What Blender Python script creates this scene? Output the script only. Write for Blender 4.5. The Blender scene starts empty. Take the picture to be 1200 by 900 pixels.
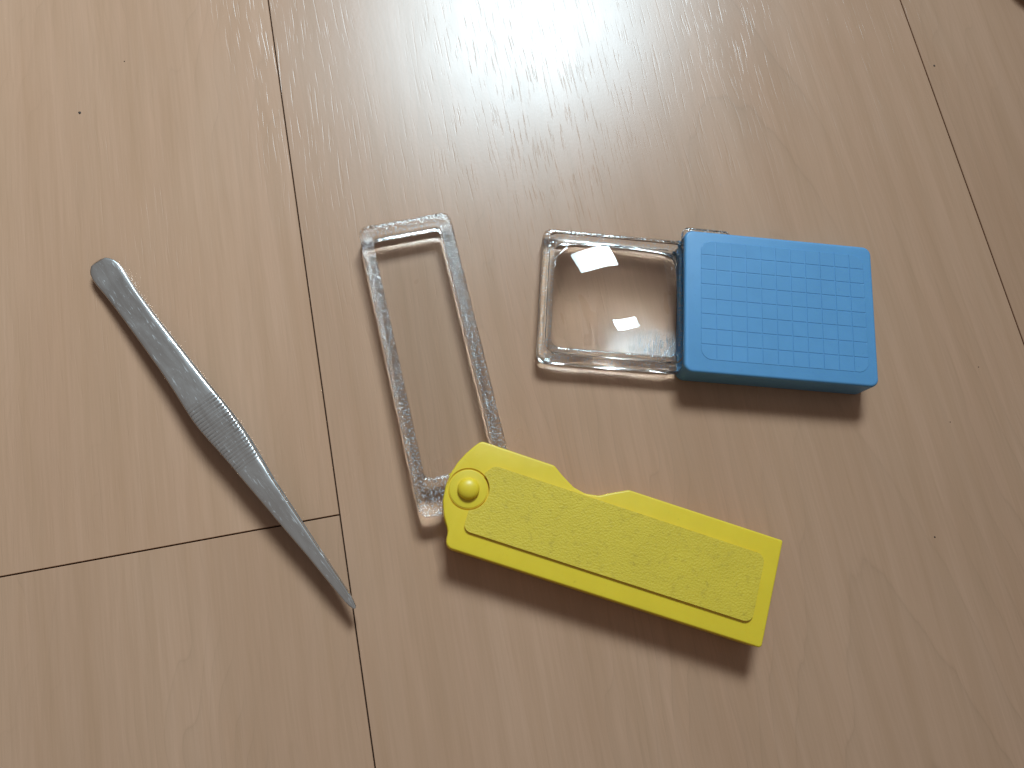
import bpy, bmesh, math, random
import numpy as np
from mathutils import Matrix, Vector, noise

MM = 0.001
sc = bpy.context.scene
col = sc.collection

# ------------------------------------------------------------------ camera
CAM_H = 193.63
cam_d = bpy.data.cameras.new('camera')
cam_d.sensor_fit = 'HORIZONTAL'; cam_d.sensor_width = 36.0
cam_d.lens = 36.0 * 902.0 / 1200.0
cam_d.clip_start = 0.005; cam_d.clip_end = 50.0
cam = bpy.data.objects.new('camera', cam_d); col.objects.link(cam)
AX = Vector((0.995819, 0.0, 0.09134839))
AY = Vector((-0.02247455, -0.96926194, 0.24500244))
AZ = Vector((0.08854052, -0.2460311, -0.96520945))
cam.matrix_world = Matrix(((AX[0], -AX[1], -AX[2], 0),
                           (AY[0], -AY[1], -AY[2], 0),
                           (AZ[0], -AZ[1], -AZ[2], CAM_H*MM),
                           (0, 0, 0, 1)))
sc.camera = cam

# ------------------------------------------------------------------ world: dim room light
world = bpy.data.worlds.new('World'); sc.world = world; world.use_nodes = True
bg = world.node_tree.nodes['Background']
wn = world.node_tree
tcw = wn.nodes.new('ShaderNodeTexCoord'); spw = wn.nodes.new('ShaderNodeSeparateXYZ'); rpw = wn.nodes.new('ShaderNodeValToRGB')
wn.links.new(tcw.outputs['Generated'], spw.inputs[0]); wn.links.new(spw.outputs[2], rpw.inputs[0])
rpw.color_ramp.elements[0].position = 0.15; rpw.color_ramp.elements[0].color = (.034, .028, .023, 1)     # walls and furniture
rpw.color_ramp.elements[1].position = 0.80; rpw.color_ramp.elements[1].color = (.185, .175, .167, 1)     # ceiling
wn.links.new(rpw.outputs[0], bg.inputs['Color']); bg.inputs['Strength'].default_value = 1.0

# ------------------------------------------------------------------ window light (the one real source, up and beyond the top of the picture)
WIN_AZ, WIN_EL, WIN_D = math.radians(85.0), math.radians(47.0), 1.3
wl = bpy.data.lights.new('window_light', 'AREA')
wl.shape = 'RECTANGLE'; wl.size = WIN_D*2*math.tan(math.radians(9.5)); wl.size_y = WIN_D*2*math.tan(math.radians(6.2))
wl.energy = 1.95; wl.spread = math.radians(52); wl.color = (0.67, 0.88, 1.0)
wo = bpy.data.objects.new('window_light', wl); col.objects.link(wo)
tgt = Vector((0.04, 0.06, 0))
wdir = Vector((math.cos(WIN_EL)*math.cos(WIN_AZ), math.cos(WIN_EL)*math.sin(WIN_AZ), math.sin(WIN_EL)))
wo.location = tgt + wdir*WIN_D
aim = Vector((-0.12, 0.13, 0))          # lamp turned far left, narrow spread added to darken the near right
wo.rotation_euler = (aim-wo.location).to_track_quat('-Z', 'Y').to_euler()
wo.rotation_euler.rotate_axis('Z', math.radians(30))

# ------------------------------------------------------------------ render settings
sc.render.engine = 'CYCLES'
sc.view_settings.view_transform = 'Standard'; sc.view_settings.look = 'None'
sc.view_settings.exposure = 0.0; sc.view_settings.gamma = 1.0
sc.view_settings.use_curve_mapping = False
sc.cycles.use_denoising = True
sc.cycles.use_adaptive_sampling = False
sc.cycles.max_bounces = 16; sc.cycles.transmission_bounces = 14; sc.cycles.glossy_bounces = 6
sc.cycles.transparent_max_bounces = 16; sc.cycles.diffuse_bounces = 4
sc.cycles.caustics_reflective = False; sc.cycles.caustics_refractive = True
sc.cycles.blur_glossy = 0.2
sc.cycles.sample_clamp_indirect = 0.0

# ================================================================== helpers
def empty(name, loc, rz=0.0):
    o = bpy.data.objects.new(name, None); col.objects.link(o)
    o.empty_display_size = 0.01
    o.location = Vector(loc)*MM; o.rotation_euler = (0, 0, rz)
    return o

def tag(o, label, cat, group=None):
    o['label'] = label; o['category'] = cat
    if group: o['group'] = group

def finish(me, smooth_deg):
    if smooth_deg:
        for p in me.polygons: p.use_smooth = True
        if smooth_deg < 180: me.set_sharp_from_angle(angle=math.radians(smooth_deg))

def obj_from(name, verts, faces, mat, parent=None, smooth=35):
    """verts in mm -> one mesh object in metres"""
    me = bpy.data.meshes.new(name)
    me.from_pydata([(v[0]*MM, v[1]*MM, v[2]*MM) for v in verts], [], faces)
    bm = bmesh.new(); bm.from_mesh(me)
    bmesh.ops.recalc_face_normals(bm, faces=bm.faces); bm.to_mesh(me); bm.free()
    me.update(); finish(me, smooth)
    me.materials.append(mat)
    o = bpy.data.objects.new(name, me); col.objects.link(o)
    if parent: o.parent = parent
    return o

def fillet(pts, radii, n=6):
    """round the corners of a closed polygon"""
    out = []; N = len(pts)
    for i in range(N):
        p = Vector(pts[i]); a = Vector(pts[i-1]); b = Vector(pts[(i+1) % N]); r = radii[i]
        if r <= 0: out.append((p.x, p.y)); continue
        u = (a-p).normalized(); v = (b-p).normalized()
        ang = u.angle(v); t = min(r/math.tan(ang/2), (a-p).length*.48, (b-p).length*.48)
        r2 = t*math.tan(ang/2); c = p+(u+v).normalized()*(r2/math.sin(ang/2))
        s = p+u*t-c; e = p+v*t-c
        a0 = math.atan2(s.y, s.x); a1 = math.atan2(e.y, e.x); d = a1-a0
        while d > math.pi: d -= 2*math.pi
        while d < -math.pi: d += 2*math.pi
        for k in range(n+1):
            q = a0+d*k/n; out.append((c.x+r2*math.cos(q), c.y+r2*math.sin(q)))
    return out

def rrect(x0, x1, y0, y1, r, n=8):
    return fillet([(x0, y0), (x1, y0), (x1, y1), (x0, y1)], [r]*4, n)

def inset(pts, d):
    """push a closed CCW loop inwards by d (small d)"""
    out = []; N = len(pts)
    for i in range(N):
        p = Vector(pts[i]); a = Vector(pts[i-1]); b = Vector(pts[(i+1) % N])
        e1 = (p-a); e2 = (b-p)
        if e1.length < 1e-6: e1 = e2
        if e2.length < 1e-6: e2 = e1
        n1 = Vector((-e1.y, e1.x)).normalized(); n2 = Vector((-e2.y, e2.x)).normalized()
        m = (n1+n2); m = m.normalized() if m.length > 1e-6 else n1
        q = p+m*(d/max(.5, m.dot(n1))); out.append((q.x, q.y))
    return out

def loft(loops, cap0=True, cap1=True, closed=False):
    """loops: list of (pts2d, z) with equal point counts"""
    verts = []; faces = []; n = len(loops[0][0])
    for pts, z in loops:
        verts += [(x, y, z) for x, y in pts]
    L = len(loops)
    for k in range(L if closed else L-1):
        a = k*n; b = ((k+1) % L)*n
        for i in range(n):
            j = (i+1) % n; faces.append((a+i, a+j, b+j, b+i))
    if not closed:
        if cap0: faces.append(tuple(reversed(range(n))))
        if cap1: faces.append(tuple((L-1)*n+i for i in range(n)))
    return verts, faces

def slab(pts, z0, z1, bev=0.4, bevb=None, steps=4):
    """extruded outline with rounded top and bottom edges"""
    bevb = bev if bevb is None else bevb
    loops = []
    if bevb > 0:
        for k in range(steps+1):
            a = math.pi/2*k/steps
            loops.append((inset(pts, bevb*(1-math.sin(a))), z0+bevb*(1-math.cos(a))))
    else: loops.append((pts, z0))
    if bev > 0:
        for k in range(steps+1):
            a = math.pi/2*k/steps
            loops.append((inset(pts, bev*(1-math.cos(a))), z1-bev*(1-math.sin(a))))
    else: loops.append((pts, z1))
    return loft(loops)

def box_vf(x0, x1, y0, y1, z0, z1):
    return loft([([(x0, y0), (x1, y0), (x1, y1), (x0, y1)], z0), ([(x0, y0), (x1, y0), (x1, y1), (x0, y1)], z1)])

def cut(o, cutters, smooth=35):
    """boolean difference, applied to the mesh data"""
    tmp = []
    for v, f in cutters:
        me = bpy.data.meshes.new('c'); me.from_pydata([(a*MM, b*MM, c*MM) for a, b, c in v], [], f)
        bm = bmesh.new(); bm.from_mesh(me); bmesh.ops.recalc_face_normals(bm, faces=bm.faces); bm.to_mesh(me); bm.free()
        c = bpy.data.objects.new('c', me); col.objects.link(c); tmp.append(c)
        c.matrix_world = o.matrix_world
    par = o.parent; o.parent = None
    for c in tmp:
        c.matrix_world = o.matrix_world.copy()
        m = o.modifiers.new('b', 'BOOLEAN'); m.operation = 'DIFFERENCE'; m.solver = 'EXACT'; m.object = c
    bpy.context.view_layer.update()
    ev = o.evaluated_get(bpy.context.evaluated_depsgraph_get())
    me = bpy.data.meshes.new_from_object(ev)
    o.modifiers.clear(); o.data = me; finish(me, smooth)
    for c in tmp: bpy.data.objects.remove(c)
    o.parent = par

# ------------------------------------------------------------------ material helpers
class NT:
    def __init__(s, name):
        s.mat = bpy.data.materials.new(name); s.mat.use_nodes = True
        s.t = s.mat.node_tree; s.n = s.t.nodes; s.b = s.n['Principled BSDF']; s.out = s.n['Material Output']
    def new(s, typ, **kw):
        x = s.n.new(typ)
        for k, v in kw.items():
            if k in x.inputs: s.set(x.inputs[k], v)
            else: setattr(x, k, v)
        return x
    def set(s, sock, v):
        if hasattr(v, 'is_output') and v.is_output: s.t.links.new(v, sock)
        else: sock.default_value = v
    def link(s, a, b): s.t.links.new(a, b)
    def math(s, op, a, b=0.0, c=None, clamp=False):
        x = s.n.new('ShaderNodeMath'); x.operation = op; x.use_clamp = clamp
        s.set(x.inputs[0], a); s.set(x.inputs[1], b)
        if c is not None: s.set(x.inputs[2], c)
        return x.outputs[0]
    def ramp(s, fac, stops):
        x = s.n.new('ShaderNodeValToRGB'); e = x.color_ramp.elements
        while len(e) < len(stops): e.new(0.5)
        for i, (p, c) in enumerate(stops):
            e[i].position = p; e[i].color = c if len(c) == 4 else (*c, 1)
        s.set(x.inputs['Fac'], fac); return x.outputs['Color']
    def mix(s, fac, a, b, typ='MIX'):
        x = s.n.new('ShaderNodeMix'); x.data_type = 'RGBA'; x.blend_type = typ
        s.set(x.inputs[0], fac)
        for sock, v in ((x.inputs[6], a), (x.inputs[7], b)):
            s.set(sock, v if hasattr(v, 'is_output') or len(v) == 4 else (*v, 1))
        return x.outputs[2]
    def noise(s, vec, scale, detail=2.0, rough=0.5, dist=0.0, dims='3D'):
        x = s.n.new('ShaderNodeTexNoise'); x.noise_dimensions = dims
        s.set(x.inputs['Vector'], vec); x.inputs['Scale'].default_value = scale
        x.inputs['Detail'].default_value = detail; x.inputs['Roughness'].default_value = rough
        x.inputs['Distortion'].default_value = dist
        return x.outputs['Fac']
    def mapping(s, vec, loc=(0, 0, 0), rot=(0, 0, 0), scale=(1, 1, 1)):
        x = s.n.new('ShaderNodeMapping'); s.set(x.inputs['Vector'], vec)
        x.inputs['Location'].default_value = loc; x.inputs['Rotation'].default_value = rot; x.inputs['Scale'].default_value = scale
        return x.outputs['Vector']
    def bump(s, h, strength, dist, normal=None):
        x = s.n.new('ShaderNodeBump'); s.set(x.inputs['Height'], h)
        x.inputs['Strength'].default_value = strength; x.inputs['Distance'].default_value = dist
        if normal is not None: s.link(normal, x.inputs['Normal'])
        return x.outputs['Normal']
    def coord(s, mm=True):
        x = s.n.new('ShaderNodeTexCoord'); v = x.outputs['Object']
        return s.mapping(v, scale=(1000, 1000, 1000)) if mm else v      # object coordinates in mm

def wood(name, seed, tone, arch=(0.0, 0.0)):
    """pale beech laminate, local x = along the grain, y = across, in mm"""
    m = NT(name); b = m.b; rnd = random.Random(seed)
    P = m.coord()
    off = (rnd.uniform(0, 900), rnd.uniform(0, 900), 0)
    Q = m.mapping(P, loc=off)
    sep = m.new('ShaderNodeSeparateXYZ'); m.link(P, sep.inputs[0])
    # broad tone along the board and streaks
    broad = m.noise(m.mapping(Q, scale=(.004, .028, 1)), 1.0, 3, .55, .3)
    streak = m.noise(m.mapping(Q, scale=(.010, .22, 1)), 1.0, 4, .6, .4)
    fine = m.noise(m.mapping(Q, scale=(.05, 1.6, 1)), 1.0, 3, .6)
    blotch = m.noise(m.mapping(Q, scale=(.03, .06, 1)), 1.0, 3, .6)
    t = tone
    c0 = (.512*t, .280*t, .170*t); c1 = (.640*t, .376*t, .243*t)
    base = m.mix(m.math('MULTIPLY_ADD', broad, 1.6, -.3, True), c0, c1)
    base = m.mix(m.math('MULTIPLY_ADD', streak, 2.0, -.70, True), base, m.mix(.6, base, (.44*t, .240*t, .130*t)))
    base = m.mix(m.math('MULTIPLY_ADD', fine, 1.2, -.38, True), base, m.mix(.42, base, (.34*t, .195*t, .11*t)))
    base = m.mix(m.math('MULTIPLY_ADD', blotch, .8, -.25, True), base, m.mix(.28, base, (.50*t, .34*t, .23*t)))
    # cathedral growth lines
    wob = m.noise(m.mapping(Q, scale=(.012, .05, 1)), 1.0, 2, .5)
    wob2 = m.noise(m.mapping(Q, scale=(.06, .3, 1)), 1.0, 2, .5)
    dy = m.math('SUBTRACT', sep.outputs[1], arch[1])
    dy = m.math('ADD', dy, m.math('MULTIPLY_ADD', wob, 26, -13))
    par = m.math('MULTIPLY', m.math('MULTIPLY', dy, dy), .11)
    F = m.math('ADD', m.math('SUBTRACT', sep.outputs[0], arch[0]), par)
    F = m.math('ADD', F, m.math('MULTIPLY_ADD', wob2, 9, -4.5))
    F = m.math('ADD', F, m.math('MULTIPLY_ADD', wob, 60, -30))
    fr = m.math('FRACT', m.math('MULTIPLY', F, 1/47.0))
    d = m.math('ABSOLUTE', m.math('SUBTRACT', fr, .5))
    line = m.math('POWER', m.math('MULTIPLY', d, 2.0, None, True), 26.0)
    soft = m.math('POWER', fr, 3.0)
    gate = m.math('MULTIPLY_ADD', m.noise(m.mapping(Q, scale=(.006, .02, 1)), 1.0, 2, .5), 3.0, -1.05, True)
    base = m.mix(m.math('MULTIPLY', m.math('MULTIPLY', line, gate), .20), base, (.20*t, .115*t, .06*t))
    base = m.mix(m.math('MULTIPLY', m.math('MULTIPLY', soft, gate), .16), base, (.33*t, .21*t, .13*t))
    m.set(b.inputs['Base Color'], base)
    # pores: short thin dashes along the grain, pressed into the lacquer
    pw = m.noise(m.mapping(Q, scale=(.02, .06, 1)), 1.0, 1, .5)
    pv = m.n.new('ShaderNodeVectorMath'); pv.operation = 'ADD'
    m.link(m.mapping(Q, scale=(.085, 1.6, 1)), pv.inputs[0])
    cmb = m.new('ShaderNodeCombineXYZ'); m.set(cmb.inputs[1], m.math('MULTIPLY', pw, 6.0)); m.link(cmb.outputs[0], pv.inputs[1])
    pn = m.noise(pv.outputs[0], 1.0, 1.5, .5)
    pore = m.math('MULTIPLY_ADD', pn, 9.0, -5.3, True)
    pore_gate = m.math('MULTIPLY_ADD', m.noise(m.mapping(Q, scale=(.008, .03, 1)), 1.0, 1, .5), 3.0, -.95, True)
    pore = m.math('MULTIPLY', pore, pore_gate)
    peel = m.noise(Q, 1.1, 2, .55)
    peel2 = m.noise(m.mapping(Q, scale=(.35, .8, 1)), 1.0, 2, .5)
    # fine scratches in two directions
    def scr(rot, sx, sy, k):
        v = m.noise(m.mapping(Q, rot=(0, 0, rot), scale=(sx, sy, 1)), 1.0, 1, .5, .1)
        return m.math('MULTIPLY_ADD', v, k, -k*.77, True)
    s1 = scr(.95, .012, 1.1, 14); s2 = scr(-.5, .016, 1.4, 14); s3 = scr(.35, .014, 1.6, 14)
    scrs = m.math('ADD', s1, m.math('ADD', s2, s3))
    h = m.math('SUBTRACT', m.math('MULTIPLY', peel, .0045), m.math('MULTIPLY', pore, .022))
    h = m.math('ADD', h, m.math('MULTIPLY', peel2, .005))
    h = m.math('SUBTRACT', h, m.math('MULTIPLY', scrs, .008))
    nrm = m.bump(h, 1.0, .001)
    m.link(nrm, b.inputs['Normal'])
    rg = m.math('MULTIPLY_ADD', blotch, .10, .240)
    m.set(b.inputs['Roughness'], m.math('ADD', rg, m.math('MULTIPLY', scrs, .10)))
    b.inputs['IOR'].default_value = 1.46
    return m.mat

def plain(name, colr, rough, bump=None, sss=0.0, spots=None):
    m = NT(name); b = m.b; P = m.coord()
    var = m.noise(P, .12, 4, .6)
    c = m.mix(m.math('MULTIPLY_ADD', var, 1.4, -.2, True), tuple(x*.93 for x in colr), tuple(min(1, x*1.05) for x in colr))
    if spots:
        sp = m.noise(P, spots[0], 3, .65); f = m.math('MULTIPLY_ADD', sp, spots[1], -spots[1]*spots[2], True)
        c = m.mix(m.math('MULTIPLY', f, spots[3]), c, spots[4])
    m.set(b.inputs['Base Color'], c)
    m.set(b.inputs['Roughness'], m.math('MULTIPLY_ADD', m.noise(P, .5, 3, .6), .18, rough-.09))
    b.inputs['IOR'].default_value = 1.48
    if sss:
        b.inputs['Subsurface Weight'].default_value = sss
        b.inputs['Subsurface Radius'].default_value = (.0022, .0014, .0004); b.inputs['Subsurface Scale'].default_value = 1.0
    if bump:
        h = m.noise(P, bump[0], 3, .55)
        m.link(m.bump(h, bump[1], .001*bump[2]), b.inputs['Normal'])
    else:
        h = m.noise(P, 3.0, 3, .6); m.link(m.bump(h, .25, .00002), b.inputs['Normal'])
    return m.mat

def clear_plastic(name, tint, rough, bump=None, streak=None, frost=None):
    m = NT(name); b = m.b; P = m.coord()
    b.inputs['Base Color'].default_value = (*tint, 1); b.inputs['Transmission Weight'].default_value = 1.0
    b.inputs['IOR'].default_value = 1.49; b.inputs['Roughness'].default_value = rough
    h = None
    if bump:
        vo = m.new('ShaderNodeTexVoronoi'); m.link(P, vo.inputs['Vector']); vo.inputs['Scale'].default_value = bump[0]
        geo = m.new('ShaderNodeNewGeometry'); sp = m.new('ShaderNodeSeparateXYZ'); m.link(geo.outputs['Normal'], sp.inputs[0])
        up = m.math('MULTIPLY_ADD', sp.outputs[2], 4.0, -2.6, True)                 # only the top face is stippled
        h = m.math('ADD', vo.outputs['Distance'], m.noise(P, bump[0]*1.6, 1, .5))
        h = m.math('MULTIPLY', m.math('MULTIPLY', h, up), bump[1])
    if streak:
        s = m.math('MULTIPLY', m.noise(m.mapping(P, scale=streak[0]), 1.0, 2, .6), streak[1])
        h = s if h is None else m.math('ADD', h, s)
    if h is not None: m.link(m.bump(h, 1.0, .001), b.inputs['Normal'])
    if frost:
        g = m.noise(P, frost[0], 2, .7)
        k = m.math('MULTIPLY', m.math('MULTIPLY_ADD', g, 16.0, -8.9, True), m.math('MULTIPLY', up, frost[1]))
        df = m.new('ShaderNodeBsdfDiffuse'); df.inputs['Color'].default_value = (.74, .73, .73, 1)
        gls = m.new('ShaderNodeBsdfGlossy'); gls.inputs['Roughness'].default_value = .32
        m.link(m.bump(g, 1.0, .0005), gls.inputs['Normal']); m.link(m.bump(g, 1.0, .0005), df.inputs['Normal'])
        md = m.new('ShaderNodeMixShader'); md.inputs[0].default_value = .12; m.link(df.outputs[0], md.inputs[1]); m.link(gls.outputs[0], md.inputs[2])
        mx_ = m.new('ShaderNodeMixShader'); m.link(k, mx_.inputs[0]); m.link(b.outputs[0], mx_.inputs[1]); m.link(md.outputs[0], mx_.inputs[2])
        m.link(mx_.outputs[0], m.out.inputs['Surface'])
    return m.mat

# ================================================================== floor
SUB = NT('underlay'); SUB.b.inputs['Base Color'].default_value = (.06, .034, .02, 1); SUB.b.inputs['Roughness'].default_value = .9
ux, uy = -0.16766118, 0.98584468            # plank direction (away from the camera)
vx, vy = 0.98584468, 0.16766118             # across, to the right
G_ANG = math.atan2(uy, ux)
seam0 = (-49.9, 163.6)                      # a point on the long seam left of the magnifiers
s0 = (-24.8, 16.1)                          # where the end joint meets that seam
def frame(a, b):                            # along, across (from seam0's line, along measured from s0)
    return (s0[0]+ux*a+vx*b, s0[1]+uy*a+vy*b)
fl = bpy.data.meshes.new('floor')
q = [frame(-900, -580), frame(-900, 580), frame(1100, 580), frame(1100, -580)]
floor = obj_from('floor', [(x, y, -6.0) for x, y in q]+[(x, y, -1.4) for x, y in q],
                 [(0, 1, 2, 3), (4, 5, 6, 7), (0, 1, 5, 4), (1, 2, 6, 5), (2, 3, 7, 6), (3, 0, 4, 7)], SUB.mat, None, 0)
floor['kind'] = 'structure'
W = 193.0; GAP = 0.16
joints = {-3: 240, -2: -330, -1: 0.0, 0: 420, 1: -260, 2: 310}
tones = {-3: (1, .97), -2: (.97, 1.0), -1: (1.02, .97), 0: (.98, .96), 1: (.93, .97), 2: (1, .95)}
def px_to_local(xy, origin):
    dx, dy = xy[0]-origin[0], xy[1]-origin[1]
    return (dx*ux+dy*uy, dx*-uy+dy*ux)     # local x along plank, local y = left of it
planks = {}
for c in range(-3, 3):
    for k in (0, 1):                       # 0: beyond the joint, 1: nearer than the joint
        a0, a1 = (joints[c], 1100) if k == 0 else (-900, joints[c])
        b0, b1 = c*W, (c+1)*W
        oc = frame((a0+a1)/2, (b0+b1)/2)
        L2 = (a1-a0)/2-GAP; W2 = W/2-GAP
        pts = [(-L2, -W2), (L2, -W2), (L2, W2), (-L2, W2)]
        v, f = loft([(pts, -1.3), (pts, -.12), (inset(pts, .10), 0.0)])
        arch = (0, 0)
        if c == 0: arch = px_to_local((84.6, 136.0), oc)
        elif c == 1: arch = (-200, 40)
        elif c == -1: arch = (130, -120)
        o = obj_from('plank', v, f, wood('beech_laminate', c*10+k+77, tones[c][k], arch), floor, 0)
        o.location = Vector((oc[0], oc[1], 0))*MM; o.rotation_euler = (0, 0, G_ANG)
        planks[(c, k)] = o

# specks and crumbs pressed on the boards
SPK = plain('dark_speck', (.05, .028, .018), .7)
rs = random.Random(5)
for (x, y, r, key) in ((-97.6, 125.0, .40, (-1, 0)), (-87.6, 141.5, .17, (-1, 0)), (151.5, 150.5, .36, (1, 1)),
                       (128.0, 8.0, .24, (0, 1)), (137.5, 38.5, .16, (0, 1)), (148.5, 54.0, .16, (0, 1))):
    pts = [(r*rs.uniform(.75, 1.2)*math.cos(a*math.pi/5), r*rs.uniform(.75, 1.2)*math.sin(a*math.pi/5)) for a in range(10)]
    v, f = loft([(pts, 0.0), ([(p[0]*.85, p[1]*.85) for p in pts], .06), ([(p[0]*.4, p[1]*.4) for p in pts], .10)], False, True)
    pl = planks[key]; lx, ly = px_to_local((x, y), (pl.location.x/MM, pl.location.y/MM))
    o = obj_from('speck', v, f, SPK, pl, 60); o.location = Vector((lx, ly, .004))*MM

# ================================================================== tweezers
m = NT('worn_steel'); b = m.b; P = m.coord()
b.inputs['Metallic'].default_value = 1.0
st = m.noise(m.mapping(P, scale=(.10, .45, .4)), 1.0, 4, .62, .6)
sta = m.noise(P, .55, 4, .7, .8)
bc = m.mix(m.math('MULTIPLY_ADD', st, 2.0, -.55, True), (.74, .725, .715), (.87, .86, .85))
bc = m.mix(m.math('MULTIPLY_ADD', sta, 5.0, -3.2, True), bc, m.mix(.5, bc, (.85, .88, .92)))
m.set(b.inputs['Base Color'], bc)
scw = m.noise(m.mapping(P, scale=(.06, 2.6, 1)), 1.0, 3, .6)
sc1 = m.math('MULTIPLY_ADD', m.noise(m.mapping(P, rot=(0, 0, .16), scale=(.22, 2.0, 1)), 1.0, 2, .6, .4), 9.0, -5.6, True)
sc2 = m.math('MULTIPLY_ADD', m.noise(m.mapping(P, rot=(0, 0, -.7), scale=(.5, 2.4, 1)), 1.0, 2, .6, .5), 10.0, -6.7, True)
scm = m.math('MAXIMUM', sc1, sc2)
m.set(b.inputs['Roughness'], m.math('ADD', m.math('MULTIPLY_ADD', st, .16, .16), m.math('MULTIPLY', scm, .20)))
hh = m.math('ADD', m.math('MULTIPLY', scw, .004), m.math('MULTIPLY', sta, .002))
m.link(m.bump(hh, 1.0, .001), b.inputs['Normal'])
STEEL = m.mat
twz = empty('tweezers', (-84.5, 78.9, 0), math.radians(-52.6))
tag(twz, 'worn stainless steel pointed tweezers with ribbed grips lying on the floor', 'tweezers')
# outline of one arm: x from the joined end, lower and upper edge
EX = [-3.7, -3.66, -3.5, -2.9, -2.2, -1.2, .2, 2.2, 6, 10, 15, 20, 25, 31, 35, 39, 44, 47, 50, 54, 58, 62, 66, 70, 76, 82, 90, 97, 102, 105, 106.2, 106.6]
EL = [-1.1, -1.62, -2.25, -3.2, -3.85, -4.4, -4.7, -4.72, -4.42, -4.24, -4.13, -4.08, -4.06, -4.06, -4.14, -4.3, -4.62, -4.72, -4.68, -4.35, -3.95, -3.62, -3.42, -3.15, -2.75, -2.4, -1.85, -1.55, -1.35, -1.1, -.75, -.3]
EU = [-1.1, -.5, .15, 1.15, 1.8, 2.4, 2.78, 2.8, 2.5, 2.3, 2.3, 2.4, 2.52, 2.72, 2.8, 2.92, 3.15, 3.28, 3.38, 3.36, 3.18, 2.85, 2.45, 2.1, 1.85, 1.6, 1.25, 1.0, .85, .6, .3, -.1]
def zc(x): return 1.62+.029*max(0, x)
def gap(x):
    t = min(1, max(0, (x-4)/102.0))
    return 2.2*(math.sin(math.pi*t**.92)**.9 if 0 < t < 1 else 0)
def arm(name, sgn):
    xs = list(np.arange(-3.7, -2.9, .04))+list(np.arange(-2.9, 2.2, .2))+list(np.arange(2.2, 42.8, 1.2))+list(np.arange(42.8, 65.6, .125))+list(np.arange(65.6, 104, 1.2))+list(np.arange(104, 106.61, .2))
    lo = np.interp(xs, EX, EL); up = np.interp(xs, EX, EU); verts = []; faces = []
    T = 1.05; NP = 0
    for x, l, u in zip(xs, lo, up):
        w = max(u-l, .02); th = T*min(1, .55+.45*min(1, (106.6-x)/40.0))
        th = th*min(1, math.sqrt(max(.05, (x+3.85)/1.0)))
        e = min(.34, w*.25)
        base = gap(x)+.02
        gr = 0.0
        if 43.2 < x < 65.2:
            ph = (x-43.2)/.95; gr = -(.13+.05*noise.noise(Vector((x*.4, 7.1, sgn))))*max(0, math.cos(2*math.pi*ph))**2*min(1, (x-43.2)/1.5, (65.2-x)/1.5)
        g0 = gr; out = base+th; c = e*.9
        sec = [(l, base), (l, out-c), (l+e*.12, out-c*.55), (l+e*.4, out-c*.2+g0), (l+e, out+g0)]
        for q, gw in ((.12, 1), (.25, .9), (.4, .55), (.55, .5), (.7, .75), (.85, 1)): sec.append((l+e+(w-2*e)*q, out+.012+g0*gw))
        sec += [(u-e, out+g0), (u-e*.4, out-c*.2+g0), (u-e*.12, out-c*.55), (u, out-c), (u, base)]
        NP = len(sec)
        verts += [(x, yy, zc(x)+sgn*zz) for yy, zz in sec]
    n = len(xs)
    for i in range(n-1):
        for j in range(NP):
            k = (j+1) % NP
            faces.append((i*NP+j, (i+1)*NP+j, (i+1)*NP+k, i*NP+k))
    faces.append(tuple(range(NP))); faces.append(tuple((n-1)*NP+j for j in range(NP)))
    return obj_from(name, verts, faces, STEEL, twz, 50)
arm('upper_arm', 1); arm('lower_arm', -1)

# ================================================================== yellow folding magnifier
YEL = plain('yellow_plastic', (.87, .605, .036), .40, None, .12, (.9, 7, .66, .35, (.30, .22, .02)))
YTX = plain('yellow_grained_plastic', (.77, .54, .042), .52, (2.1, 1.0, .15), .06, (.55, 5, .54, .40, (.40, .27, .03)))
ym = empty('folding_magnifier', (6.46, 21.04, 0), math.radians(-18.46))
tag(ym, 'yellow plastic folding magnifier with its long clear rectangular lens swung out', 'magnifier')
arc = [(5.6*math.cos(math.radians(a))+.1, 8.9*math.sin(math.radians(a))+.4) for a in (137, 150, 165, 180, 195, 210, 224)]
arcpts = [(-1.9, 10.3), (-3.3, 7.9), (-4.5, 5.2), (-5.25, 2.2), (-5.45, -1.0), (-4.95, -4.6), (-3.6, -7.8), (-1.9, -10.3)]
outl = [(0.6, -14.6), (77.3, -14.6), (77.1, 11.5), (37.4, 11.75), (33.2, 9.6), (30.6, 8.1), (27.3, 7.6), (24.2, 8.2), (20.8, 10.1), (18.2, 11.85), (-0.6, 12.1)]
rad = [0, .9, .5, 2.0, 3, 3, 3, 3, 3, 1.6, 1.6]
body = fillet(outl[1:]+arcpts+[(-1.55, -11.0), (-1.1, -14.6)], rad[1:]+[1.2]+[3]*6+[.3, .25, 2.2], 5)
YT = 8.5
v, f = slab(body, 0.0, YT, .42, .35)
case = obj_from('case', v, f, YEL, ym, 35)
ring_o = [(5.05*math.cos(a*math.pi/24), 5.05*math.sin(a*math.pi/24)) for a in range(48)]
ring_i = [(4.72*math.cos(a*math.pi/24), 4.72*math.sin(a*math.pi/24)) for a in range(48)]
cut(case, [box_vf(-30, 75.4, -12.9, 30, 1.55, 6.75),
           loft([(ring_o, YT-.35), (ring_o, YT+1), (ring_i, YT+1), (ring_i, YT-.35)], closed=True)])
# raised grained grip panel, cut away round the pivot
pr = 5.25
pa = [(pr*math.cos(math.radians(a)), pr*math.sin(math.radians(a))) for a in range(60, -71, -10)]
pan = pa+[(1.9, -9.45), (73.3, -9.6), (73.1, 6.45), (4.4, 7.0)]
prad = [.3]+[1]*(len(pa)-2)+[.3]+[1.6, 1.9, 1.9, 1.8]
pan = fillet(list(reversed(pan)), list(reversed(prad)), 5)
v, f = slab(pan, YT-.05, YT+.62, .2, 0)
obj_from('grip_panel', v, f, YTX, case, 40)
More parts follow.
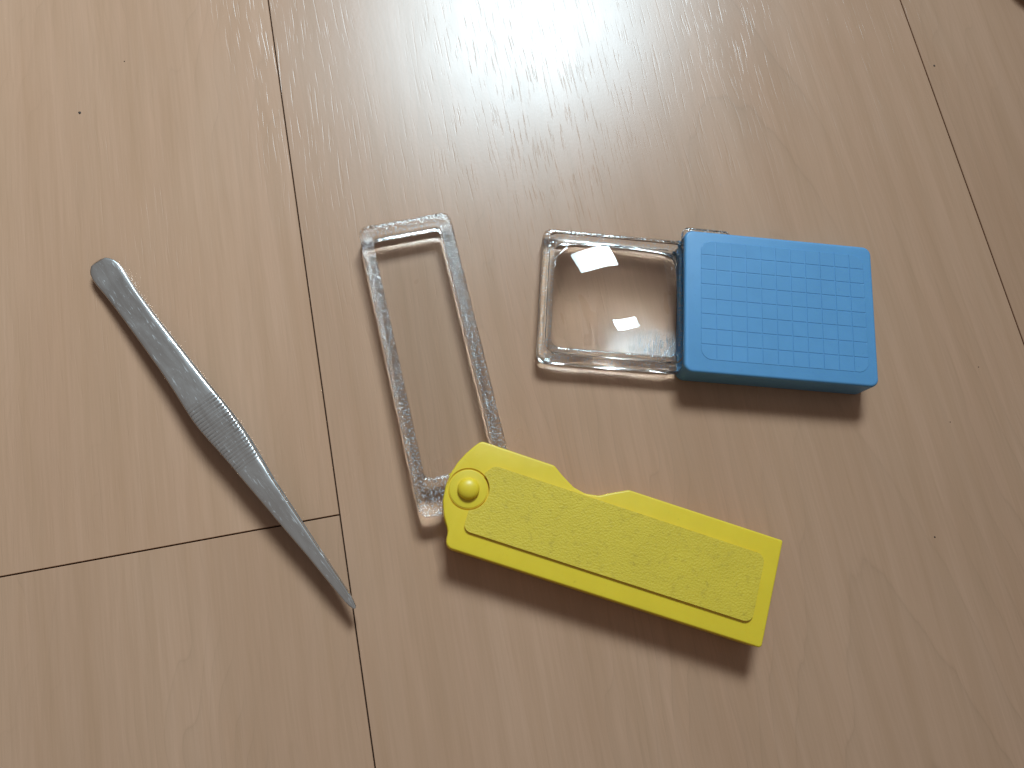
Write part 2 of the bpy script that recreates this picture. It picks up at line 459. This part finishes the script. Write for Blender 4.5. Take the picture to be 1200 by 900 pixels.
# pivot: washer and domed pin
circ = lambda r, n=40: [(r*math.cos(2*math.pi*a/n), r*math.sin(2*math.pi*a/n)) for a in range(n)]
v, f = slab(circ(4.55), YT-.05, YT+.14, .1, 0)
wsh = obj_from('washer', v, f, YEL, case, 40)
loops = [(circ(2.62), YT+.1), (circ(2.62), YT+.62)]
for k in range(1, 9):
    a = math.pi/2*k/9; loops.append((circ(2.62*math.cos(a)), YT+.62+1.35*math.sin(a)))
v, f = loft(loops); obj_from('pivot_pin', v, f, YEL, case, 60)
v, f = slab(circ(1.9), 1.5, 6.8, 0, 0); obj_from('pivot_shaft', v, f, YEL, case, 40)
# swung-out lens: frosted clear frame and thin sheet lens
FRM = clear_plastic('stippled_clear_plastic', (.98, .98, .975), .02, (1.9, .05), None, (2.1, .72))
rel = math.radians(102.54+18.46)
OX0, OX1, OY0, OY1 = -4.1, 73.3, -11.75, 12.75
IX0, IX1, IY0, IY1 = 5.0, 69.9, -8.4, 9.5
outer = rrect(OX0, OX1, OY0, OY1, 2.6, 10); inner = rrect(IX0, IX1, IY0, IY1, 1.7, 10)
def lerp(t): return [(a[0]+(b_[0]-a[0])*t, a[1]+(b_[1]-a[1])*t) for a, b_ in zip(outer, inner)]
prof = [(0.10, 2.3), (0, 2.5), (0, 5.9), (.06, 6.2), (.16, 6.3), (.86, 6.3), (.96, 6.2), (1.0, 5.95), (1.0, 2.5), (.92, 2.3)]
v, f = loft([(lerp(t), z) for t, z in prof], closed=True)
lf = obj_from('lens_frame', v, f, FRM, ym, 40); lf.rotation_euler = (0, 0, rel)
cut(lf, [loft([(circ(2.0, 32), 0), (circ(2.0, 32), 9)])], 40)
# thin sheet lens: passes light straight, only its skin reflects
m = NT('thin_clear_sheet'); tr = m.new('ShaderNodeBsdfTransparent'); tr.inputs[0].default_value = (.99, .99, .985, 1)
gl = m.new('ShaderNodeBsdfGlossy'); gl.inputs['Roughness'].default_value = .05
fr = m.new('ShaderNodeFresnel'); geo = m.new('ShaderNodeNewGeometry'); m.set(fr.inputs[0], m.math('MULTIPLY_ADD', geo.outputs['Backfacing'], 1/1.49-1.49, 1.49))   # same skin reflectance from both sides
mx = m.new('ShaderNodeMixShader'); m.link(fr.outputs[0], mx.inputs[0]); m.link(tr.outputs[0], mx.inputs[1]); m.link(gl.outputs[0], mx.inputs[2])
m.link(mx.outputs[0], m.out.inputs['Surface']); m.n.remove(m.b)
v, f = slab(rrect(IX0+.03, IX1-.03, IY0+.03, IY1-.03, 1.67, 10), 3.4, 4.1, 0, 0)
sl = obj_from('lens', v, f, m.mat, lf, 40)

# ================================================================== blue slide-out magnifier
BLU = plain('blue_plastic', (.115, .32, .57), .46, None, .08, (.8, 7, .66, .30, (.03, .10, .22)))
BA = math.radians(-4.7)
bmag = empty('pocket_magnifier', (89.1, 67.6, 0), BA)
tag(bmag, 'blue plastic pocket magnifier with gridded cover and square clear lens slid out', 'magnifier')
BT = 9.0
out = rrect(-25.9, 25.9, -19.6, 19.9, 2.3, 8)
v, f = slab(out, 0, BT, .75, .6, 5)
bcase = obj_from('case', v, f, BLU, bmag, 35)
cut(bcase, [box_vf(-40, 23.9, -17.9, 18.2, 1.2, 7.75), box_vf(-40, -10.5, 10, 30, 2.6, 5.6)])
# grid plate: slightly raised, lines engraved
PX0, PX1, PY0, PY1, PR = -21.6, 23.4, -16.0, 17.2, 2.9
def axis(lo, hi, n):
    v = set(np.round(np.arange(lo-.45, hi+.46, .62), 3))
    for e0, e1 in ((lo-.45, lo+3.2), (hi-3.2, hi+.46)): v |= set(np.round(np.arange(e0, e1, .12), 3))
    for i in range(1, n):
        c = lo+(hi-lo)*i/n; v = {x for x in v if abs(x-c) > .17}
        v |= {round(c+o_, 3) for o_ in (-.16, -.13, -.09, 0, .09, .13, .16)}
    return np.array(sorted(v))
gx = axis(PX0, PX1, 11); gy = axis(PY0, PY1, 8)
XX, YY = np.meshgrid(gx, gy)
cxm, cym = (PX0+PX1)/2, (PY0+PY1)/2; hw, hh_ = (PX1-PX0)/2-PR, (PY1-PY0)/2-PR
dx = np.maximum(np.abs(XX-cxm)-hw, 0); dy = np.maximum(np.abs(YY-cym)-hh_, 0)
sd = np.hypot(dx, dy)-PR                                     # <0 inside
Z = np.full_like(XX, BT+.08)
def groove(d, w, dep): return dep*np.clip((w-np.abs(d))/.035, 0, 1)
lines = np.zeros_like(XX)
vary = np.array([[noise.noise(Vector((x*.13, y*.13, 3.3))) for x in gx] for y in gy])
for i in range(1, 11): lines = np.maximum(lines, groove(XX-(PX0+(PX1-PX0)*i/11), .14, .50))
for j in range(1, 8): lines = np.maximum(lines, groove(YY-(PY0+(PY1-PY0)*j/8), .14, .42))
lines *= np.clip(.85+vary*.9, .25, 1.25)
lines *= np.clip((-sd-.1)/.6, 0, 1)
Z -= lines
Z -= .5*np.clip((sd+.12)/.30, 0, 1)**1.0
ny, nx = XX.shape
verts = np.stack([XX, YY, Z], -1).reshape(-1, 3)
idx = np.arange(nx*ny).reshape(ny, nx)
keep = (sd[:-1, :-1] < .36)
faces = np.stack([idx[:-1, :-1], idx[:-1, 1:], idx[1:, 1:], idx[1:, :-1]], -1)[keep]
obj_from('grid_plate', verts.tolist(), [tuple(q_) for q_ in faces.tolist()], BLU, bcase, 28)

# sliding tray with the lens
TRY = clear_plastic('moulded_clear_plastic', (.975, .98, .975), .06, (1.4, .03), None, (2.2, .55))
LNS = clear_plastic('clear_lens_plastic', (.985, .985, .98), 0.0)
def scuff_lens(mat, cx, cy, rx, ry):
    m = NT('scuffed_lens_plastic'); bpy.data.materials.remove(m.mat)
    m.mat = mat; m.t = mat.node_tree; m.n = m.t.nodes; m.b = m.n['Principled BSDF']; m.out = m.n['Material Output']
    P = m.coord(); sp = m.new('ShaderNodeSeparateXYZ'); m.link(P, sp.inputs[0])
    ex = m.math('MULTIPLY', m.math('SUBTRACT', sp.outputs[0], cx), 1/rx); ey = m.math('MULTIPLY', m.math('SUBTRACT', sp.outputs[1], cy), 1/ry)
    rr = m.math('ADD', m.math('MULTIPLY', ex, ex), m.math('MULTIPLY', ey, ey))
    geo = m.new('ShaderNodeNewGeometry'); sn = m.new('ShaderNodeSeparateXYZ'); m.link(geo.outputs['True Normal'], sn.inputs[0])
    mask = m.math('MULTIPLY', m.math('SUBTRACT', 1.0, rr, None, True), m.math('GREATER_THAN', sn.outputs[2], .2))
    st1 = m.noise(m.mapping(P, rot=(0, 0, .12), scale=(2.2, .16, 1)), 1.0, 3, .7, .3)
    st2 = m.noise(m.mapping(P, rot=(0, 0, -.35), scale=(2.6, .2, 1)), 1.0, 2, .7, .3)
    stv = m.math('MULTIPLY_ADD', m.math('MAXIMUM', st1, st2), 6.0, -3.2, True)
    k = m.math('MULTIPLY', m.math('MULTIPLY', mask, m.math('MULTIPLY_ADD', stv, .75, .25)), .62)
    # faint all-over hairlines
    hl = m.math('MULTIPLY_ADD', m.noise(m.mapping(P, rot=(0, 0, .8), scale=(.1, 2.4, 1)), 1.0, 2, .6), 12, -8.6, True)
    k = m.math('MAXIMUM', k, m.math('MULTIPLY', hl, .05))
    df = m.new('ShaderNodeBsdfGlossy'); df.inputs['Roughness'].default_value = .62; df.inputs['Color'].default_value = (.8, .82, .84, 1)
    mx_ = m.new('ShaderNodeMixShader'); m.link(k, mx_.inputs[0]); m.link(m.b.outputs[0], mx_.inputs[1]); m.link(df.outputs[0], mx_.inputs[2])
    m.link(mx_.outputs[0], m.out.inputs['Surface'])
scuff_lens(LNS, -31.0, -13.2, 9.5, 7.0)
TX0, TX1, TY0, TY1 = -63.4, -8.0, -17.6, 17.9
LX0, LX1, LY0, LY1 = -60.0, -26.6, -14.7, 15.3
outer = rrect(TX0, -23.2, TY0-.9, TY1+.7, 2.4, 10); inner = rrect(LX0, LX1, LY0, LY1, 2.8, 10)
def lerp2(t): return [(a[0]+(b_[0]-a[0])*t, a[1]+(b_[1]-a[1])*t) for a, b_ in zip(outer, inner)]
prof = [(.08, 1.35), (0, 1.55), (0, 4.6), (.05, 5.0), (.16, 5.2), (.36, 5.2), (.42, 4.9), (.52, 4.9), (.58, 5.4), (.80, 5.45), (.94, 5.3), (1.0, 4.9), (1.0, 1.65), (.9, 1.35)]
tray = obj_from('tray', *loft([(lerp2(t), z) for t, z in prof], closed=True), TRY, bmag, 40)
# part of the tray that stays inside the case, and the thumb tab that sticks out of its slot
obj_from('tray_tongue', *slab(rrect(-23.0, 0.0, -16.6, 17.0, 1.0, 4), 1.5, 2.6, .15), TRY, tray, 40)
obj_from('thumb_tab', *slab(rrect(-25.2, -12.0, 15.5, 22.6, 1.5, 6), 3.1, 5.3, .3), TRY, tray, 40)
# biconvex lens
def lens_mesh(x0, x1, y0, y1, r, R, half, zc_, rings=44):
    bnd = rrect(x0, x1, y0, y1, r, 12)
    # resample boundary evenly
    pts = []
    for i in range(len(bnd)):
        a = Vector(bnd[i]); c = Vector(bnd[(i+1) % len(bnd)]); n = max(1, int((c-a).length/1.0))
        for k in range(n): pts.append(a.lerp(c, k/n))
    cx, cy = (x0+x1)/2, (y0+y1)/2; N = len(pts); V = []; F = []; NRM = []
    def hz(x, y): return max(.12, half-((x-cx)**2+(y-cy)**2)/(2*R))
    for s in (1, -1):
        b0 = len(V); V.append((cx, cy, zc_+s*half))
        for k in range(1, rings+1):
            t = k/rings
            for p in pts:
                x, y = cx+(p.x-cx)*t, cy+(p.y-cy)*t; V.append((x, y, zc_+s*hz(x, y)))
        for i in range(N):
            j = (i+1) % N; F.append((b0, b0+1+i, b0+1+j))
            for k in range(rings-1):
                A = b0+1+k*N; B = A+N; F.append((A+i, B+i, B+j, A+j))
    t0 = 1+(rings-1)*N; b0 = 1+rings*N+t0
    for i in range(N):
        j = (i+1) % N; F.append((t0+i, b0+i, b0+j, t0+j))
    return V, F
V, F = lens_mesh(LX0-.12, LX1+.12, LY0-.12, LY1+.12, 2.9, 65.0, 3.0, 3.45)
lens = obj_from('lens', V, F, LNS, tray, 50)


# ================================================================== something dark at the very corner
FT = plain('dark_brown_plastic', (.045, .026, .016), .5)
v, f = slab(circ(13.0, 40), 0, 6.0, .8, .3)
ft = obj_from('corner_disc', v, f, FT, None, 40); ft.location = Vector((193.4, 187.4, 0))*MM  # stand-in for an unknown object, placed so its shadow darkens the corner
tag(ft, 'dark brown round disc just touching the top right corner, added to shade it', 'disc')
